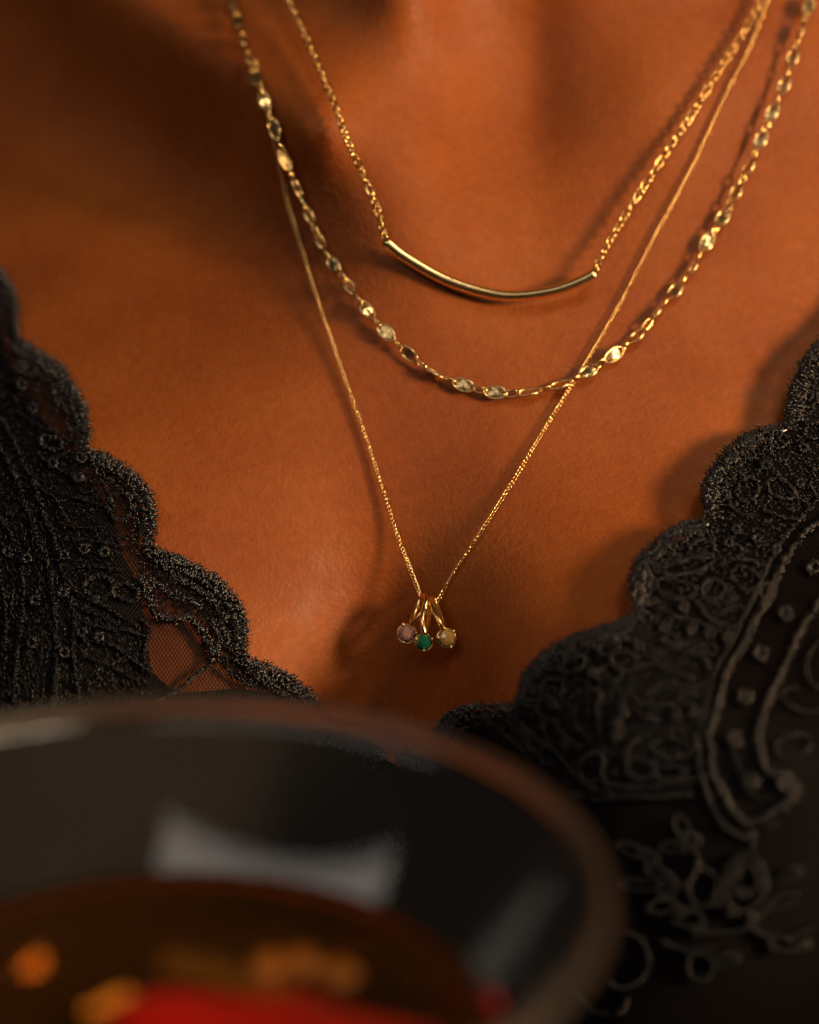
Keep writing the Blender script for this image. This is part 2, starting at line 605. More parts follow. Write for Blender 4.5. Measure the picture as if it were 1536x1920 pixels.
le = catmull(L_EDGE, 5); re_ = catmull(R_EDGE, 5)
add_sheet('net_panel', np.vstack([le[:-1], L_OUT[len(L_EDGE) - 1:]]), lace_mm_left, M_NET)
add_sheet('net_panel', np.vstack([re_[:-1], R_OUT[len(R_EDGE) - 1:]]), lace_mm_right, M_NET)
L_LIN = [(-900, 300), (-120, 470), (-20, 560), (20, 700), (90, 800), (150, 880), (210, 960), (230, 1040), (262, 1100), (272, 1180), (285, 1260),
         (330, 1300), (450, 1290), (560, 1308), (600, 1345), (660, 1390), (770, 1450), (790, 2500), (-900, 2500)]
R_LIN = [(2500, 60), (1990, 100), (1830, 330), (1700, 450), (1630, 570), (1550, 660), (1515, 720), (1500, 790), (1440, 826), (1380, 855), (1350, 900), (1345, 960),
         (1320, 1000), (1260, 1020), (1210, 1070), (1206, 1120), (1200, 1165), (1140, 1195), (1070, 1218), (1020, 1255), (995, 1300), (960, 1345), (900, 1350),
         (850, 1370), (820, 1405), (745, 1450), (742, 2500), (2500, 2500)]
add_sheet('lining_panel', L_LIN, lambda u, v: body_mm(u, v) - 0.9, M_LINING)
add_sheet('lining_panel', R_LIN, lambda u, v: lace_mm_right(u, v) + 0.7, M_LINING)


# --- stitches: every thread is a little arched tube
def stitch_mesh(p0, p1, h0, arch, rad, depth):
    """p0,p1 (N,2) px ends; h0 base height mm above net; arch mm; rad mm"""
    N = len(p0)
    ts = np.array((0.0, 0.33, 0.67, 1.0))
    pr = np.array((0.55, 1.0, 1.0, 0.55)); ph = np.array((0.0, 1.0, 1.0, 0.0))
    pp = p0[:, None] * (1 - ts)[None, :, None] + p1[:, None] * ts[None, :, None]
    base = depth(p0[:, 0] * 0.5 + p1[:, 0] * 0.5, p0[:, 1] * 0.5 + p1[:, 1] * 0.5)
    hh = h0[:, None] + arch[:, None] * ph[None]
    W = P(pp[..., 0], pp[..., 1], 0.45 + (base[:, None] - hh) / 1000)
    T = np.empty_like(W)
    T[:, 1:-1] = W[:, 2:] - W[:, :-2]; T[:, 0] = W[:, 1] - W[:, 0]; T[:, -1] = W[:, -1] - W[:, -2]
    T /= np.linalg.norm(T, axis=2, keepdims=True) + 1e-12
    sd = np.cross(T, -FWD); sd /= np.linalg.norm(sd, axis=2, keepdims=True) + 1e-12
    up = np.cross(sd, T)
    R = rad[:, None] * pr[None] / 1000
    a = np.arange(5) * 2 * math.pi / 5 + 0.3
    ns = 5
    Vv = W[:, :, None] + (sd[:, :, None] * np.cos(a)[None, None, :, None] + up[:, :, None] * np.sin(a)[None, None, :, None]) * R[:, :, None, None]
    i = np.arange(3)[:, None]; j = np.arange(ns)[None, :]; j2 = (j + 1) % ns
    q = np.stack([i * ns + j, (i + 1) * ns + j, (i + 1) * ns + j2, i * ns + j2], -1).reshape(-1, 4)
    Q = (q[None] + (np.arange(N) * 4 * ns)[:, None, None]).reshape(-1, 4)
    return Vv.reshape(-1, 3), Q


def along(path, width, dens, length, ang_jit=25, h=0.25, arch=0.25, rad=0.1, offset=0.0, lean=90.0, round_h=0.5):
    """threads laid across a cord: returns arrays for stitch_mesh"""
    path = resample(path, 2.0)
    seg = np.linalg.norm(np.diff(path, axis=0), axis=1); tot = seg.sum()
    N = max(3, int(tot * dens))
    t = np.sort(rng.uniform(0, len(path) - 1.001, N)); k = t.astype(int); f = (t - k)[:, None]
    c = path[k] * (1 - f) + path[k + 1] * f
    tan = path[np.minimum(k + 3, len(path) - 1)] - path[np.maximum(k - 3, 0)]
    tan /= np.linalg.norm(tan, axis=1, keepdims=True) + 1e-9
    nor = np.stack([-tan[:, 1], tan[:, 0]], 1)
    lat = rng.uniform(-0.5, 0.5, N)
    c = c + nor * (lat * width + offset)[:, None]
    th = np.radians(lean + rng.normal(0, ang_jit, N))
    dirv = tan * np.cos(th)[:, None] + nor * np.sin(th)[:, None]
    ln = length * rng.uniform(0.6, 1.25, N)
    p0 = c - dirv * ln[:, None] / 2; p1 = c + dirv * ln[:, None] / 2
    hh = h + round_h * (1 - (2 * np.abs(lat)) ** 2) * rng.uniform(0.6, 1.1, N)
    return p0, p1, hh, np.full(N, arch) * rng.uniform(0.6, 1.3, N), rad * rng.uniform(0.75, 1.25, N)


def cat(lst):
    return [np.concatenate([x[k] for x in lst]) for k in range(5)]


def stitched(name, lst, depth, mat=None, core=None, core_r=0.0, core_h=0.0, label=None, stuff=False):
    V_, Q_ = stitch_mesh(*cat(lst), depth)
    if core is not None:
        c = resample(core, 5.0)
        W = P(c[:, 0], c[:, 1], 0.45 + (depth(c[:, 0], c[:, 1]) - core_h) / 1000)
        r = np.full(len(c), core_r / 1000.0)
        V2, Q2 = tube(W, r, 7)
        V_, Q_, _ = join((V_, Q_), (V2, Q2))
    o = part(name, mesh_np(name, V_, Q_, mat=mat or M_THREAD), lace, LACE_BASE)
    if label:
        o['label'] = label
    if stuff:
        o['kind'] = 'stuff'
    return o


# scalloped trims: three rows of dense thread plus stray ends over a padded core
def trim(edge, side, depth):
    e = catmull(edge, 6)
    rows = [along(e, 8, 0.55, 13, 17, 0.3, 0.22, 0.115, side * 5),
            along(e, 12, 0.75, 16, 17, 0.45, 0.28, 0.12, side * 13),
            along(e, 12, 0.65, 16, 19, 0.35, 0.26, 0.115, side * 24),
            along(e, 18, 0.55, 9, 45, 0.2, 0.22, 0.10, side * 38),
            along(e, 4, 0.10, 12, 50, 0.2, 0.3, 0.05, -side * 3)]
    t = resample(e, 6.0)
    tan = np.gradient(t, axis=0); tan /= np.linalg.norm(tan, axis=1, keepdims=True)
    nor = np.stack([-tan[:, 1], tan[:, 0]], 1)
    core = t + nor * side * 14
    return stitched('scalloped_trim', rows, depth, core=core, core_r=0.6, core_h=0.0)


# side: +1 / -1 selects the normal pointing into the cloth
trim(L_EDGE[:-2], +1, lace_mm_left)
trim(R_EDGE[:-2], -1, lace_mm_right)


def ell(cx, cy, rx, ry, ang=0, a0=0, a1=360, n=28):
    t = np.radians(np.linspace(a0, a1, n)); a = math.radians(ang)
    x, y = rx * np.cos(t), ry * np.sin(t)
    return np.stack([cx + x * math.cos(a) - y * math.sin(a), cy + x * math.sin(a) + y * math.cos(a)], 1)


def cord(path, depth, w=9, smooth=True, dens=0.34, name='embroidered_cord', bead=False, shiny=1.0):
    p = catmull(path, 8) if smooth else np.asarray(path, float)
    if bead:   # satin-bound cord: short fat stitches in regular steps
        rows = [along(p, w * 0.8, dens * 1.5, w * 0.9, 26, 0.5, 0.3, 0.135, 0, 58, 0.5)]
    else:
        rows = [along(p, w * 0.8, dens * 1.9 * shiny, w * 0.9, 30, 0.35, 0.25, 0.11, 0, 62, 0.4)]
    return stitched(name, rows, depth, core=p, core_r=w * 0.024, core_h=0.2, mat=M_THREAD if shiny >= 1 else M_THREAD_DULL)


def rosette(cx, cy, depth, r=11):
    p = ell(cx, cy, r * 0.7, r * 0.7)
    rows = [along(p, r * 0.5, 0.9, r * 0.85, 25, 0.5, 0.35, 0.14, 0, 80, 0.4)]
    return stitched('embroidered_rosette', rows, depth, core=ell(cx, cy, r * 0.62, r * 0.62), core_r=0.32, core_h=0.2)


RD, LD = lace_mm_right, lace_mm_left
# right cup: long paired cords with rosettes between them
cord([(1640, 900), (1570, 950), (1508, 1001), (1476, 1043), (1451, 1092), (1432, 1133), (1412, 1165), (1395, 1209), (1375, 1234), (1369, 1248), (1352, 1290),
      (1344, 1329), (1328, 1375), (1334, 1408), (1334, 1446), (1352, 1479), (1373, 1521), (1407, 1542), (1438, 1531), (1469, 1508), (1492, 1485),
      (1486, 1460), (1461, 1450), (1436, 1446), (1427, 1408), (1421, 1387), (1427, 1350), (1440, 1312), (1457, 1279), (1482, 1225), (1498, 1185),
      (1520, 1155), (1536, 1131), (1590, 1070), (1660, 1000)], RD, 15, bead=True, dens=0.42)
cord([(1600, 880), (1540, 930), (1490, 985), (1456, 1030), (1432, 1078), (1412, 1122), (1392, 1160), (1372, 1205), (1350, 1240), (1334, 1282), (1322, 1330), (1308, 1375)], RD, 8)
cord([(1304, 1380), (1309, 1419), (1319, 1471), (1340, 1523), (1365, 1554), (1398, 1569), (1413, 1562)], RD, 11, bead=True)
cord([(1413, 1562), (1412, 1580), (1411, 1596)], RD, 9)
cord([(1413, 1560), (1440, 1555), (1470, 1530), (1500, 1500), (1512, 1480)], RD, 8, shiny=0.9)
cord([(1372, 1400), (1385, 1440), (1400, 1478), (1425, 1500), (1452, 1490)], RD, 7, shiny=0.9)
for x, y in ((1525, 1065), (1473, 1150), (1427, 1226), (1396, 1306), (1377, 1387), (1410, 1465), (1470, 1470), (1566, 985)):
    rosette(x, y, RD, 15)
for x, y in ((1246, 1177), (1297, 1180), (1331, 1187), (1363, 1195), (1282, 1138), (1380, 993), (1366, 1018), (1419, 1010), (1456, 1029), (1506, 839),
             (1169, 1336), (1158, 1356), (1154, 1377), (1221, 1347), (1268, 1344), (1302, 1339), (1060, 1399), (1036, 1322), (1110, 1262), (1200, 1212), (1436, 872), (1500, 905)):
    rosette(x, y, RD, 10)
for path in ([(1240, 1062), (1270, 1055), (1300, 1045), (1331, 1037), (1339, 1052), (1307, 1070), (1258, 1078), (1238, 1070), (1242, 1060)],
             [(1230, 1094), (1238, 1110), (1265, 1121), (1300, 1118), (1304, 1102), (1270, 1088), (1240, 1085), (1230, 1096)],
             [(1307, 1126), (1326, 1155), (1356, 1172), (1380, 1175)], [(1368, 1048), (1400, 1050), (1439, 1062)], [(1262, 1155), (1300, 1163), (1345, 1180), (1376, 1186)],
             [(1258, 1215), (1300, 1220), (1340, 1226)], [(1240, 1196), (1258, 1207), (1300, 1208), (1345, 1214)],
             [(1380, 925), (1386, 906), (1403, 895), (1421, 903), (1418, 930), (1395, 939), (1380, 926)],
             [(1457, 890), (1480, 910), (1505, 938), (1523, 955)], [(1360, 900), (1366, 940), (1390, 962), (1420, 968)], [(1430, 955), (1470, 970), (1510, 975)],
             [(1078, 1326), (1079, 1345), (1085, 1365), (1107, 1388)], [(1210, 1300), (1240, 1290), (1280, 1296), (1310, 1290)], [(1200, 1322), (1250, 1322), (1300, 1318)],
             [(979, 1362), (1010, 1385), (1040, 1410), (1057, 1427), (1075, 1450), (1090, 1470)], [(930, 1340), (960, 1358), (1000, 1400), (1020, 1432)],
             [(905, 1345), (950, 1380), (990, 1420)], [(1040, 1350), (1052, 1376), (1090, 1400)], [(1090, 1420), (1085, 1450), (1110, 1480), (1150, 1490)],
             [(1130, 1410), (1128, 1450), (1140, 1480)], [(1200, 1380), (1180, 1400), (1170, 1430)],
             [(1070, 1488), (1110, 1500), (1160, 1497), (1220, 1494), (1300, 1492)], [(1140, 1470), (1200, 1478), (1260, 1470), (1305, 1462)],
             [(1540, 870), (1520, 890), (1530, 930), (1560, 940)],
             [(1010, 1290), (1030, 1275), (1060, 1270)], [(1000, 1320), (1015, 1345), (1020, 1370)], [(1130, 1300), (1120, 1330), (1125, 1370)]):
    cord(path, RD, 8)
for e in (ell(1316, 1030, 24, 18, -10), ell(1338, 1105, 22, 18), ell(1400, 1085, 30, 19, 30), ell(1406, 876, 22, 18, -20), ell(1464, 916, 27, 17, 25),
          ell(1460, 826, 17, 14), ell(1516, 742, 17, 22), ell(1528, 808, 20, 16), ell(1169, 1240, 25, 18, 15), ell(1143, 1263, 24, 15, -10), ell(1305, 1242, 25, 14, 25, 180, 380),
          ell(1258, 1404, 38, 17, 5), ell(1200, 1440, 26, 18, 10), ell(1075, 1245, 24, 15, -25), ell(1035, 1290, 22, 18), ell(1225, 1260, 30, 14, 10, 180, 360),
          ell(1505, 1312, 40, 20, 18, 0, 250), ell(1488, 1398, 36, 19, -15, 0, 360), ell(1545, 1240, 30, 50, 20), ell(1110, 1440, 22, 30, 20), ell(1255, 1450, 28, 14),
          ell(1140, 1215, 20, 12, -20), ell(1440, 1110, 14, 18, 20), ell(1000, 1395, 22, 12, 35)):
    cord(e, RD, 8, smooth=False)
# flower spray below the lace band
for p in (ell(1278, 1550, 13, 22, -25), ell(1296, 1572, 11, 18, -60), ell(1262, 1590, 26, 9, 5), ell(1185, 1594, 30, 10, 25), ell(1215, 1604, 22, 9, 30), ell(1200, 1660, 40, 9, 5),
          ell(1240, 1640, 34, 10, 30), ell(1318, 1665, 26, 34, 10), ell(1396, 1655, 40, 54, 8), ell(1396, 1652, 22, 30, 8), ell(1481, 1640, 24, 9, -28), ell(1470, 1688, 28, 10, -20),
          ell(1314, 1813, 24, 26), ell(1170, 1800, 46, 52, 0, -120, 130), ell(1366, 1799, 24, 9, -20), ell(1470, 1770, 26, 12, 20), ell(1290, 1722, 30, 16, 10), ell(1240, 1700, 26, 12, -15)):
    cord(p, RD, 7, smooth=False, bead=True, dens=0.34)
for p in ([(1244, 1764), (1270, 1778), (1296, 1785), (1342, 1778)], [(1300, 1590), (1310, 1620), (1300, 1640), (1270, 1670), (1230, 1680)], [(1411, 1596), (1380, 1620), (1365, 1660), (1370, 1710)],
          [(1440, 1700), (1400, 1740), (1350, 1750), (1300, 1745)], [(1470, 1760), (1500, 1750), (1540, 1735)], [(1410, 1740), (1440, 1760), (1450, 1790)], [(1085, 1860), (1110, 1895), (1160, 1900), (1180, 1870)]):
    cord(p, RD, 9, bead=True, dens=0.30)
for x, y in ((1380, 1638), (1420, 1624), (1432, 1659), (1391, 1673), (1275, 1710), (1373, 1708), (1308, 1746), (1408, 1720), (1512, 1772), (1345, 1690), (1310, 1625)):
    rosette(x, y, RD, 11)

# left cup
for path, w in (([(-60, 700), (9, 799), (28, 833), (43, 868), (64, 902), (79, 919), (101, 932), (115, 960), (129, 979)], 9),
                ([(-50, 770), (0, 844), (21, 878), (37, 917), (47, 949), (58, 975), (62, 996), (78, 1032), (91, 1071), (98, 1117), (104, 1162), (105, 1208), (104, 1250), (100, 1330)], 12),
                ([(60, 900), (82, 962), (90, 984), (98, 1000), (107, 1039), (120, 1078), (143, 1110), (195, 1136), (260, 1175)], 11),
                ([(120, 1095), (130, 1120), (140, 1162), (137, 1208), (140, 1247), (150, 1320)], 10),
                ([(140, 1162), (200, 1178), (240, 1182), (280, 1195)], 9), ([(156, 1201), (208, 1208), (254, 1240), (280, 1260)], 9),
                ([(262, 1160), (280, 1180), (270, 1227), (283, 1265)], 9), ([(150, 1140), (200, 1160), (262, 1190)], 8), ([(150, 1230), (200, 1245), (250, 1275)], 8),
                ([(-40, 930), (10, 985), (34, 1040), (42, 1100), (40, 1160), (30, 1230), (25, 1320)], 10),
                ([(-60, 1000), (-10, 1070), (10, 1140), (8, 1220)], 9), ([(110, 980), (150, 990), (200, 985)], 8), ([(120, 1010), (165, 1012), (215, 1020)], 8),
                ([(125, 1065), (170, 1062), (230, 1070)], 8), ([(30, 770), (80, 800), (140, 830)], 8), ([(70, 850), (110, 880), (160, 900), (200, 905)], 9),
                ([(130, 930), (170, 940), (215, 960)], 8), ([(190, 900), (205, 930), (212, 950)], 8)):
    cord(path, LD, w, shiny=0.95)
for path, w in (([(266, 1080), (272, 1105), (283, 1133), (293, 1154), (326, 1164), (355, 1158), (374, 1178), (390, 1205), (402, 1232)], 17),
                ([(402, 1232), (388, 1250), (366, 1266), (335, 1292), (300, 1312), (262, 1326)], 10),
                ([(335, 1085), (360, 1100), (390, 1120), (415, 1150), (420, 1185), (430, 1220)], 15), ([(395, 1165), (412, 1190), (405, 1225), (425, 1240)], 15),
                ([(440, 1238), (470, 1262), (510, 1282), (560, 1300)], 10), ([(420, 1250), (450, 1275), (480, 1290)], 9),
                ([(300, 1050), (320, 1075), (350, 1090)], 14), ([(280, 1085), (310, 1110), (345, 1120), (380, 1140)], 16)):
    cord(path, LD, w)
for x, y in ((49, 1048), (65, 1126), (59, 1205), (120, 1042), (156, 1029), (195, 1035), (117, 1110), (153, 1185), (186, 1195), (120, 1224), (13, 1035), (98, 868), (40, 720), (36, 690), (60, 765), (146, 895), (150, 858)):
    rosette(x, y, LD, 11)
for e in (ell(185, 1100, 28, 20), ell(120, 740, 20, 22), ell(60, 690, 20, 14), ell(225, 950, 22, 26), ell(40, 650, 14, 10), ell(95, 830, 22, 12, 20), ell(235, 1110, 26, 16, 15)):
    cord(e, LD, 10, smooth=False)


# uncountable loose satin thread filling the ground between the motifs
def fill(poly, depth, n, length, ang, jit, rad=0.085, h=0.12, holes=()):
    poly = np.asarray(poly, float)
    p = np.stack([rng.uniform(poly[:, 0].min(), poly[:, 0].max(), n), rng.uniform(poly[:, 1].min(), poly[:, 1].max(), n)], 1)
    p = p[inside(poly, p)]
    for hcx, hcy, hr in holes:
        p = p[np.hypot(p[:, 0] - hcx, p[:, 1] - hcy) > hr]
    N = len(p)
    th = np.radians(ang + rng.normal(0, jit, N)); d = np.stack([np.cos(th), np.sin(th)], 1)
    ln = length * rng.uniform(0.5, 1.4, N)
    return p - d * ln[:, None] / 2, p + d * ln[:, None] / 2, h + rng.uniform(0, 0.25, N), rng.uniform(0.05, 0.25, N), rad * rng.uniform(0.7, 1.3, N)


FL = [(-60, 480), (20, 560), (40, 650), (100, 690), (140, 740), (155, 830), (200, 860), (260, 910), (280, 990), (290, 1040), (350, 1060), (420, 1110), (445, 1160), (448, 1225),
      (400, 1180), (360, 1150), (290, 1150), (262, 1090), (200, 1130), (120, 1110), (60, 950), (0, 830), (-60, 760)]
stitched('stitch_fill', [fill(FL, LD, 7000, 13, 20, 35, holes=((125, 795, 24), (158, 868, 16), (222, 978, 26), (240, 1055, 26), (40, 672, 10), (92, 845, 14), (340, 1068, 9), (422, 1118, 7), (426, 1190, 11)))],
         LD, mat=M_THREAD_DULL, stuff=True)
FL2 = [(-80, 760), (60, 950), (120, 1110), (262, 1180), (285, 1330), (-80, 1400)]
stitched('stitch_fill', [fill(FL2, LD, 4200, 15, 75, 30)], LD, mat=M_THREAD_DULL, stuff=True)
FR = [(1536, 690), (1510, 760), (1500, 820), (1400, 850), (1370, 890), (1360, 980), (1270, 1020), (1225, 1070), (1220, 1160), (1080, 1215), (1010, 1280), (980, 1340), (880, 1340), (1000, 1440), (1100, 1495),
      (1300, 1490), (1300, 1360), (1380, 1180), (1450, 1040), (1540, 930), (1650, 800), (1640, 640)]
stitched('stitch_fill', [fill(FR, RD, 21000, 6.5, 30, 80, rad=0.085)], RD, stuff=True)


# ------------------------------------------------------------------ chains
def oval_link(name, a, b, r, mat, n=14, sides=6):
    t = np.linspace(0, 2 * math.pi, n, endpoint=False)
    path = np.stack([a * np.cos(t), b * np.sin(t), 0 * t], 1)
    V_, Q_ = tube(path, r, sides, True, ref=(0, 0, 1))
    return mesh_np(name, V_ / 1000, Q_, mat=mat)


def plate_mesh():
    """flattened oval link: wire rim round a disc with an engraved sunburst"""
    t = np.linspace(0, 2 * math.pi, 18, endpoint=False)
    rim = np.stack([1.80 * np.cos(t), 0.94 * np.sin(t), 0 * t], 1)
    V1, Q1 = tube(rim, 0.19, 6, True, ref=(0, 0, 1))
    n = 24
    V2 = [(0, 0, 0.10)]
    for k in range(n):
        a = 2 * math.pi * k / n
        z = 0.095 if k % 2 else 0.075
        V2.append((0.62 * math.cos(a), 0.50 * math.sin(a), z))
    for k in range(n):
        a = 2 * math.pi * k / n
        z = 0.06 if k % 2 else 0.015
        V2.append((1.24 * math.cos(a), 0.80 * math.sin(a), z))
    for k in range(n):
        a = 2 * math.pi * k / n
        V2.append((1.22 * math.cos(a), 0.78 * math.sin(a), -0.14))
    V2.append((0, 0, -0.14))
    T2, Q2 = [], []
    for k in range(n):
        k2 = (k + 1) % n
        T2.append((0, 1 + k, 1 + k2))
        Q2.append((1 + k, 1 + n + k, 1 + n + k2, 1 + k2))
        Q2.append((1 + n + k, 1 + 2 * n + k, 1 + 2 * n + k2, 1 + n + k2))
        T2.append((len(V2) - 1, 1 + 2 * n + k2, 1 + 2 * n + k))
    Vj, Qj, Tj = join((V1, Q1), (np.array(V2), np.array(Q2), np.array(T2)))
    me = mesh_np('plate', Vj / 1000, Qj, Tj, smooth=False, mat=M_GOLD_PLATE)
    sm = np.zeros(len(me.polygons), bool); sm[:len(Q1)] = True
    me.polygons.foreach_set('use_smooth', sm)
    return me


def frame_matrix(p, T, N, twist, base):
    T = T / np.linalg.norm(T)
    B = np.cross(N, T); B /= np.linalg.norm(B)
    N = np.cross(T, B)
    c, s = math.cos(twist), math.sin(twist)
    B2, N2 = B * c + N * s, -B * s + N * c
    p = p - base
    return Matrix(((T[0], B2[0], N2[0], p[0]), (T[1], B2[1], N2[1], p[1]), (T[2], B2[2], N2[2], p[2]), (0, 0, 0, 1)))


def skin_normal(px, py):
    e = 12.0
    a = P(px + e, py, body_d(px + e, py)) - P(px - e, py, body_d(px - e, py))
    b = P(px, py - e, body_d(px, py - e)) - P(px, py + e, body_d(px, py + e))
    n = np.cross(a, b); n /= np.linalg.norm(n)
    return n if n @ FWD < 0 else -n


def smooth_depth(path, off, win):
    d = body_mm(path[:, 0], path[:, 1])
    k = np.exp(-0.5 * (np.arange(-win, win + 1) / (win / 2.5)) ** 2); k /= k.sum()
    ds = np.convolve(np.pad(d, win, mode='edge'), k, mode='valid')
    return np.minimum(ds, d) - off


# --- 1. bar necklace
BAR = [(722, 452), (760, 482), (830, 522), (900, 546), (960, 555), (1030, 547), (1080, 531), (1118, 512)]
bar_px = resample(catmull(BAR, 10), n=48)
bd = -0.012 * (bar_px[:, 1] - 500)      # a flat curve, standing a little off the skin
bd = bd + (body_mm(bar_px[:, 0], bar_px[:, 1]) - bd).min() - 1.6
bar_w = P(bar_px[:, 0], bar_px[:, 1], 0.45 + bd / 1000)
NB = P(920, 550, 0.46)
neck1 = thing('bar_necklace', "gold necklace with a smooth curved tube bar, shortest of the three", 'necklace', NB)
r_o, r_i = 0.00090, 0.00065
Vo, Qo = tube(bar_w, r_o, 20)
Vi, Qi = tube(bar_w, r_i, 20)
nb = len(bar_w) * 20
caps = []
for base_i, rev in ((0, False), ((len(bar_w) - 1) * 20, True)):
    for k in range(20):
        a_, b_ = base_i + k, base_i + (k + 1) % 20
        q = (a_, b_, nb + b_, nb + a_)
        caps.append(q if not rev else q[::-1])
part('bar', mesh_np('bar', np.vstack([Vo, Vi]), np.vstack([Qo, Qi[:, ::-1] + nb, np.array(caps)]), mat=gold_material('satin_gold', (1.0, 0.72, 0.34), 0.22)), neck1, NB)
link_me = oval_link('link', 0.86, 0.56, 0.18, M_GOLD)


def chain_px(pts, off_a, off_b, step_px, win=40):
    p = resample(catmull(pts, 14), step_px)
    off = np.linspace(off_a, off_b, len(p))
    return p, off


def lay_chain(pts, parent, base, me, pitch_mm, depth_fn, twist_fn, name='link', flat=0.6):
    p = resample(catmull(pts, 14), 2.0)
    d = depth_fn(p)
    W = P(p[:, 0], p[:, 1], 0.45 + d / 1000)
    seg = np.linalg.norm(np.diff(W, axis=0), axis=1); s = np.concatenate([[0], np.cumsum(seg)])
    n = int(s[-1] / (pitch_mm / 1000)) + 1
    t = (np.arange(n) + 0.5) * pitch_mm / 1000
    t = t[t < s[-1]]
    Wc = np.stack([np.interp(t, s, W[:, k]) for k in range(3)], 1)
    pc = np.stack([np.interp(t, s, p[:, k]) for k in range(2)], 1)
    Tn = np.gradient(Wc, axis=0)
    out = []
    for k in range(len(t)):
        N = skin_normal(pc[k, 0], pc[k, 1]) * (1 - flat) - FWD * flat
        o = link(name, me(k) if callable(me) else me, parent)
        o.matrix_local = frame_matrix(Wc[k], Tn[k], N, twist_fn(k), base)
        out.append(o)
    return out


tw1 = rng.normal(0, 0.30, 400)


def to_bar(p, off, end):
    d = smooth_depth(p, off, 50)
    s = np.concatenate([[0], np.cumsum(np.linalg.norm(np.diff(p, axis=0), axis=1))])
    return d + (end - d[0]) * np.exp(-s / 130)


lay_chain([(722, 448), (705, 385), (680, 325), (650, 260), (625, 190), (590, 110), (562, 45), (540, 0), (515, -60), (490, -130)], neck1, NB, link_me, 1.12,
          lambda p: to_bar(p, 3.4, bd[0]), lambda k: (0.75 if k % 2 else -0.8) + tw1[k])
lay_chain([(1116, 508), (1128, 478), (1150, 440), (1190, 375), (1240, 300), (1290, 225), (1350, 130), (1400, 50), (1425, 0), (1455, -60), (1490, -130)], neck1, NB, link_me, 1.16,
          lambda p: to_bar(p, 2.2, bd[-1]), lambda k: (0.8 if k % 2 else -0.8) + tw1[k + 100])

# --- 2. mirror-plate necklace
NM = P(960, 738, 0.46)
neck2 = thing('plate_necklace', "gold necklace of glittering oval sunburst plates, middle length, curving below the bar", 'necklace', NM)
plate_me = plate_mesh()
loop_me = oval_link('loop', 1.30, 0.52, 0.18, M_GOLD, 14, 6)
MP = [(415, -140), (424, -80), (437, 0), (447, 40), (470, 120), (487, 165), (505, 215), (520, 260), (535, 300), (556, 350), (583, 412), (612, 475), (640, 515), (670, 557), (712, 610),
      (760, 658), (800, 690), (848, 714), (905, 732), (960, 738), (1012, 731), (1075, 712), (1132, 678), (1178, 645), (1215, 607), (1256, 557), (1298, 505), (1325, 455),
      (1353, 412), (1385, 350), (1415, 288), (1443, 222), (1472, 155), (1484, 115), (1503, 55), (1520, 0), (1540, -80), (1555, -140)]
tw2 = rng.normal(0, 0.42, 400)
n_left = 42      # plates and loops up to the lowest point of the curve


def m_depth(p):
    return smooth_depth(p, 1.6, 30) - 1.2 * np.exp(-((p[:, 1] - 150) / 250) ** 2)


lay_chain(MP, neck2, NM, lambda k: plate_me if k % 2 == 0 else loop_me, 2.55, m_depth,
          lambda k: (-0.42 if k < n_left else -0.62) + 1.05 * tw2[k] if k % 2 == 0 else 1.0 + tw2[k], flat=0.85)
for o in neck2.children:
    o.name = 'plate' if o.data == plate_me else 'loop'

# --- 3. fine curb chain with three gem pendants
NC = P(805, 1128, PENDANT_DEPTH)
neck3 = thing('curb_chain_necklace', "fine gold curb chain hanging in a long V, longest of the three necklaces", 'necklace', NC)
curb_me = oval_link('link', 0.42, 0.29, 0.092, M_GOLD, 12, 5)
PEND_MM = (PENDANT_DEPTH - 0.45) * 1000


def taut(p, lift=1.0):
    skin = body_mm(p[:, 0], p[:, 1])
    seg = np.linalg.norm(np.diff(p, axis=0), axis=1); s = np.concatenate([[0], np.cumsum(seg)]); s /= s[-1]
    top = skin[-1] - 1.4
    lin = PEND_MM * (1 - s) + top * s
    d = np.minimum(skin - 1.0, lin * lift + (skin - 1.2) * (1 - lift) + 0 * lin) if lift < 1 else np.minimum(lin, skin - 1.0)
    d = d * np.clip(s * 6, 0, 1) + lin * (1 - np.clip(s * 6, 0, 1))
    k = np.ones(41) / 41
    d = np.convolve(np.pad(d, 20, mode='edge'), k, mode='valid')
    return np.minimum(d, skin - 0.9)


tw3 = rng.normal(0, 0.09, 800)
lay_chain([(805, 1131), (797, 1128), (790, 1119), (765, 1055), (740, 985), (690, 830), (640, 690), (600, 575), (570, 480), (545, 400), (530, 340), (514, 270), (500, 200), (478, 110)],
          neck3, NC, curb_me, 0.62, lambda p: taut(p, 0.15), lambda k: 0.6 + tw3[k])
lay_chain([(805, 1131), (813, 1130), (821, 1126), (850, 1075), (900, 1000), (960, 905), (1030, 790), (1092, 690), (1160, 575), (1230, 440), (1300, 310), (1360, 180), (1410, 80), (1442, 0), (1470, -70)],
          neck3, NC, curb_me, 0.66, taut, lambda k: 0.95 + tw3[k])


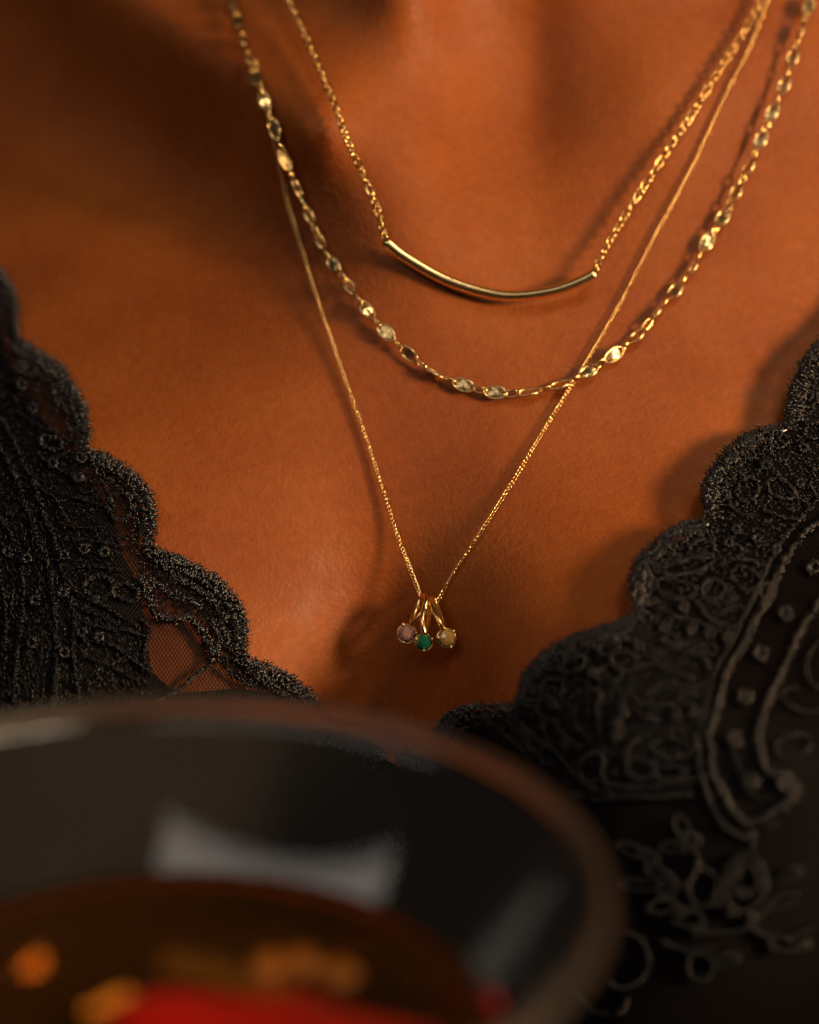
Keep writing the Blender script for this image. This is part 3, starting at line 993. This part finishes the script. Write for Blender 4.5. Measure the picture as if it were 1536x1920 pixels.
# --- pendants
def pendant(label, cx, cy, r_px, gem_mat, prong_deg, bail, tilt, dz):
    r_px = r_px * 1.08
    ring = np.linspace(0, 2 * math.pi, 16)
    near = body_mm(cx + r_px * 1.1 * np.cos(ring), cy + r_px * 1.1 * np.sin(ring)).min()
    depth = 0.45 + (near - r_px * 0.0814 - 0.9 + dz) / 1000
    c = P(cx, cy, depth)
    top = P(bail[4][0], bail[4][1], PENDANT_DEPTH)
    th = thing('gem_pendant', label, 'pendant', top, 'three gemstone pendants on the curb chain')
    R = r_px * S * depth
    # local axes: x right, y up, z towards viewer, tilted a little
    N = -FWD + RIGHT * tilt[0] + UP * tilt[1]; N /= np.linalg.norm(N)
    X = RIGHT - N * (RIGHT @ N); X /= np.linalg.norm(X)
    Y = np.cross(N, X)
    tr = lambda a: c + (np.asarray(a)[:, 0:1] * X + np.asarray(a)[:, 1:2] * Y + np.asarray(a)[:, 2:3] * N) * R
    # rose-cut stone
    v = [(0, 0, 0.67)]
    for rad_, z, n, ph in ((0.40, 0.66, 6, 0.0), (0.76, 0.42, 12, 0.26), (1.0, 0.0, 12, 0.0), (1.0, -0.1, 12, 0.0)):
        for k in range(n):
            a = 2 * math.pi * k / n + ph
            v.append((rad_ * math.cos(a), rad_ * math.sin(a), z))
    v.append((0, 0, -0.75))
    t, q = [], []
    for k in range(6):
        k2 = (k + 1) % 6
        t.append((0, 1 + k, 1 + k2))
        t.append((1 + k, 7 + 2 * k, 7 + (2 * k + 1)))
        t.append((1 + k, 7 + (2 * k + 1), 1 + k2))
        t.append((1 + k2, 7 + (2 * k + 1), 7 + (2 * k + 2) % 12))
    for k in range(12):
        k2 = (k + 1) % 12
        t.append((7 + k, 19 + k, 19 + k2)); t.append((7 + k, 19 + k2, 7 + k2))
        q.append((19 + k, 31 + k, 31 + k2, 19 + k2))
        t.append((31 + k, len(v) - 1, 31 + k2))
    part('gemstone', mesh_np('gemstone', tr(np.array(v)), q, t, smooth=False, mat=gem_mat), th, top)
    # basket
    a = np.linspace(0, 2 * math.pi, 24, endpoint=False)
    ring1 = tr(np.stack([1.05 * np.cos(a), 1.05 * np.sin(a), 0 * a - 0.16], 1))
    ring2 = tr(np.stack([0.55 * np.cos(a), 0.55 * np.sin(a), 0 * a - 0.95], 1))
    ring3 = tr(np.stack([0.80 * np.cos(a), 0.80 * np.sin(a), 0 * a - 0.55], 1))
    s_o = part('setting', mesh_np('setting', *join(tube(ring1, R * 0.10, 7, True, ref=N)[:2], tube(ring2, R * 0.12, 6, True, ref=N)[:2], tube(ring3, R * 0.09, 6, True, ref=N)[:2])[:2], mat=M_GOLD_POL), th, top)
    for dg in prong_deg:
        an = math.radians(dg); ca, sa = math.cos(an), math.sin(an)
        pth = tr(catmull(np.array([(0.5 * ca, 0.5 * sa, -1.0), (0.85 * ca, 0.85 * sa, -0.55), (1.10 * ca, 1.10 * sa, -0.05), (1.06 * ca, 1.06 * sa, 0.2), (0.98 * ca, 0.98 * sa, 0.27)]), 4))
        bv = ball((0, 0, 0), R * 0.22, 10, 7)
        bv = (bv[0] + tr(np.array([(1.05 * ca, 1.05 * sa, 0.22)]))[0], bv[1], bv[2])
        Vp, Qp, Tp = join(tube(pth, R * 0.13, 7, False, ref=np.cross(pth[-1] - pth[0], N) + 1e-6), bv)
        me = mesh_np('prong', Vp, Qp, Tp, mat=M_GOLD_POL)
        me.transform(Matrix.Translation(-Vector(top)))
        link('prong', me, s_o)
    # open gold cup behind the stone
    prf = np.array([(1.04, -0.14), (0.92, -0.40), (0.70, -0.72), (0.50, -0.98), (0.02, -1.02)])
    cv = []
    for r_, z_ in prf:
        for k in range(24):
            cv.append((r_ * math.cos(2 * math.pi * k / 24), r_ * math.sin(2 * math.pi * k / 24), z_))
    cq = [(m_ * 24 + k, m_ * 24 + (k + 1) % 24, (m_ + 1) * 24 + (k + 1) % 24, (m_ + 1) * 24 + k) for m_ in range(4) for k in range(24)]
    cup = mesh_np('cup', tr(np.array(cv)), cq, mat=M_GOLD_POL)
    cup.transform(Matrix.Translation(-Vector(top)))
    link('cup', cup, s_o)
    # bail: closed tapering loop
    b = np.asarray(bail, float)
    bb = catmull(np.vstack([b, b[:1]]), 8)[:-1]
    f_ = np.clip((bb[:, 1] - bail[4][1]) / (bail[0][1] - bail[4][1]), 0, 1)
    path = P(bb[:, 0], bb[:, 1], PENDANT_DEPTH * (1 - f_) + depth * f_ - bb[:, 2] / 1000)
    rr = np.interp(np.linspace(0, 1, len(bb)), np.linspace(0, 1, len(b) + 1), [5.2, 4.2, 4.6, 5.4, 5.4, 4.6, 4.0, 4.4, 5.2][:len(b)] + [5.2]) * S * depth * 1.15
    part('bail', mesh_np('bail', *tube(path, rr, 9, True), mat=M_GOLD_POL), th, top)
    return th


pendant("small gold pendant with a pale pink faceted stone, leftmost of the three charms", 763, 1188, 16.0, gem_material('pink_gem', (0.97, 0.52, 0.46), 0.58), (112, 0, 250),
        [(772, 1172, 0.0), (784, 1158, 0.9), (795, 1143, 1.2), (800, 1127, 0.9), (797, 1117, 0.0), (789, 1124, -0.9), (780, 1145, -1.0), (773, 1163, -0.5)], (-0.12, 0.14), -4.3)
pendant("small gold pendant with a dark green faceted stone hanging between the other two charms", 795, 1204, 14.5, gem_material('green_gem', (0.008, 0.26, 0.14), 0.45), (270, 17, 160),
        [(796, 1188, 0.0), (793, 1172, 0.9), (793, 1155, 1.2), (797, 1136, 0.9), (801, 1126, 0.0), (805, 1137, -0.9), (805, 1158, -1.0), (800, 1178, -0.5)], (0.08, 0.16), -3.8)
pendant("small gold pendant with a honey yellow faceted stone, rightmost of the three charms", 838, 1197, 16.0, gem_material('yellow_gem', (1.0, 0.60, 0.17), 0.58), (48, 294, 176),
        [(832, 1180, 0.0), (825, 1166, 0.9), (817, 1150, 1.2), (811, 1134, 0.9), (812, 1121, 0.0), (818, 1131, -0.9), (825, 1149, -1.0), (831, 1169, -0.5)], (0.22, 0.08), -0.2)

# ------------------------------------------------------------------ cocktail glass
GD = 0.302
RIMC = P(300, 1654, GD)
rim_r = 850 * S * GD
GL_BASE = RIMC - np.array((0, 0, 0.125))
glass = thing('cocktail_glass', "large clear cocktail glass, blurred in the foreground, seen over its rim", 'glass', GL_BASE)
k_ = rim_r / 0.051


def lathe(profile, n=128, center=RIMC):
    pr = np.asarray(profile, float) / 1000 * np.array((k_, 1.0))
    a = np.linspace(0, 2 * math.pi, n, endpoint=False)
    V_ = np.stack([pr[:, None, 0] * np.cos(a)[None], pr[:, None, 0] * np.sin(a)[None], np.repeat(pr[:, 1:2], n, 1)], -1).reshape(-1, 3) + center
    m = len(pr)
    i = np.arange(m - 1)[:, None]; j = np.arange(n)[None]; j2 = (j + 1) % n
    return V_, np.stack([i * n + j, i * n + j2, (i + 1) * n + j2, (i + 1) * n + j], -1).reshape(-1, 4)


_r = np.linspace(49.6, 0.0, 40)
inner = np.stack([np.maximum(_r, 0.01), -34.0 + 32.6 * (_r / 49.6) ** 2.45], 1)
_w = np.linspace(3.6, 51.0, 36)
wall = np.stack([_w, -35.6 + 33.9 * (_w / 51.0) ** 2.45], 1)
outer = np.array([(0.01, -118), (33, -118), (34, -117), (33, -115.6), (16, -113), (6, -109), (3.9, -100), (3.4, -60), (3.4, -42)])
outer = np.vstack([catmull(outer, 3), wall])
prof_s = np.vstack([outer, inner])
prof_s[:, 0] = np.maximum(prof_s[:, 0], 0.01)
Vg, Qg = lathe(prof_s)
part('bowl', mesh_np('bowl', Vg, Qg, mat=glass_material()), glass, GL_BASE)

lvl = -17.0
DB = RIMC + np.array((0, 0, lvl / 1000))
a_ = np.linspace(0, 2 * math.pi, 15)[:-1]
Vr, Qr = lathe(np.stack([49.9 + 0.95 * np.cos(a_), -0.95 + 0.95 * np.sin(a_)], 1))
nr = 128
Qr2 = [((13) * nr + j, 13 * nr + (j + 1) % nr, (j + 1) % nr, j) for j in range(nr)]
M_RIM = bpy.data.materials.new('ground_rim'); M_RIM.use_nodes = True
b_ = M_RIM.node_tree.nodes['Principled BSDF']
b_.inputs['Base Color'].default_value = (0.8, 0.68, 0.56, 1)
b_.inputs['Transmission Weight'].default_value = 0.96
b_.inputs['Roughness'].default_value = 0.22
part('rim', mesh_np('rim', Vr, np.vstack([Qr, Qr2]), mat=M_RIM), glass, GL_BASE)
_l = 49.6 * ((lvl + 34.0) / 32.6) ** (1 / 2.45)
dprof = [(max(q_, 0.01) + 0.06, -34.08 + 32.6 * (q_ / 49.6) ** 2.45) for q_ in np.linspace(0, _l, 20)] + [(_l - 1.5, lvl - 0.25), (20, lvl - 0.3), (0.01, lvl - 0.3)]
Vd, Qd = lathe(dprof)
dm = mesh_np('drink', Vd, Qd, mat=drink_material())
dm.transform(Matrix.Translation(-Vector(DB)))
drink = link('drink', dm, None, DB)
drink['label'] = "amber orange drink filling the lower part of the blurred cocktail glass"
drink['category'] = "drink"


def lumpy(name, px, py, dpt, rad, squash, mat, label, cat_, seed, lumps=0.18):
    c = P(px, py, dpt)
    V_, Q_, T_ = ball((0, 0, 0), 1.0, 20, 14)
    r2 = np.random.default_rng(seed)
    f = r2.normal(size=(6, 3)) * 2.2; ph = r2.uniform(0, 6.28, 6)
    w = 1 + lumps * np.mean([np.sin(V_ @ f[k] + ph[k]) for k in range(6)], axis=0)
    V_ = V_ * w[:, None] * np.asarray(rad) / 1000
    o = link(name, mesh_np(name, V_, Q_, T_, mat=mat), None, c)
    o.rotation_euler = squash
    o['label'] = label; o['category'] = cat_
    return o


M_RED = glow_lump_material('red_drink_glow', (0.45, 0.006, 0.003), (0.62, 0.015, 0.004))  # the drink's red glow, put into a lump's colour
M_ORANGE = glow_lump_material('orange_drink_glow', (0.55, 0.15, 0.012), (0.65, 0.20, 0.015))  # the drink's orange glow, put into a lump's colour


def on_drink(px, py, dz):
    """distance at which the ray through a photo pixel meets the liquid level (dz mm below it)"""
    r = FWD + RIGHT * (px - 768) * S + UP * (960 - py) * S
    return (DB[2] - dz / 1000 - CAM[2]) / r[2]


lumpy('red_glow_lump', 470, 1945, on_drink(470, 1940, -0.6), (15, 7.5, 2.4), (0, 0, -0.12), M_RED, "wide red lump added for the red glow at the front of the drink, below the orange lumps", 'glow_lump', 3, 0.5)  # lump added in place of the red glow in the drink
lumpy('red_glow_lump', 850, 1895, on_drink(850, 1895, 2.6), (5.0, 4.0, 1.8), (0, 0, 0.3), M_RED, "small dark red lump added for the dim red glow by the right wall of the glass", 'glow_lump', 4, 0.4)  # second added lump, for the fainter red glow on the right
for k, (x, y) in enumerate(((505, 1812), (568, 1808), (636, 1828))):  # added lumps stand in for three orange glows on the liquid
    lumpy('orange_glow_lump', x, y, on_drink(x, y, 0.0), (1.9, 2.6, 1.1), (0, 0, 0.3 * k), M_ORANGE,
          ("leftmost of three orange lumps added for the glows above the red lump", "middle one of three orange lumps added for the glows above the red lump", "rightmost of three orange lumps added for the glows above the red lump")[k], 'glow_lump', 10 + k)
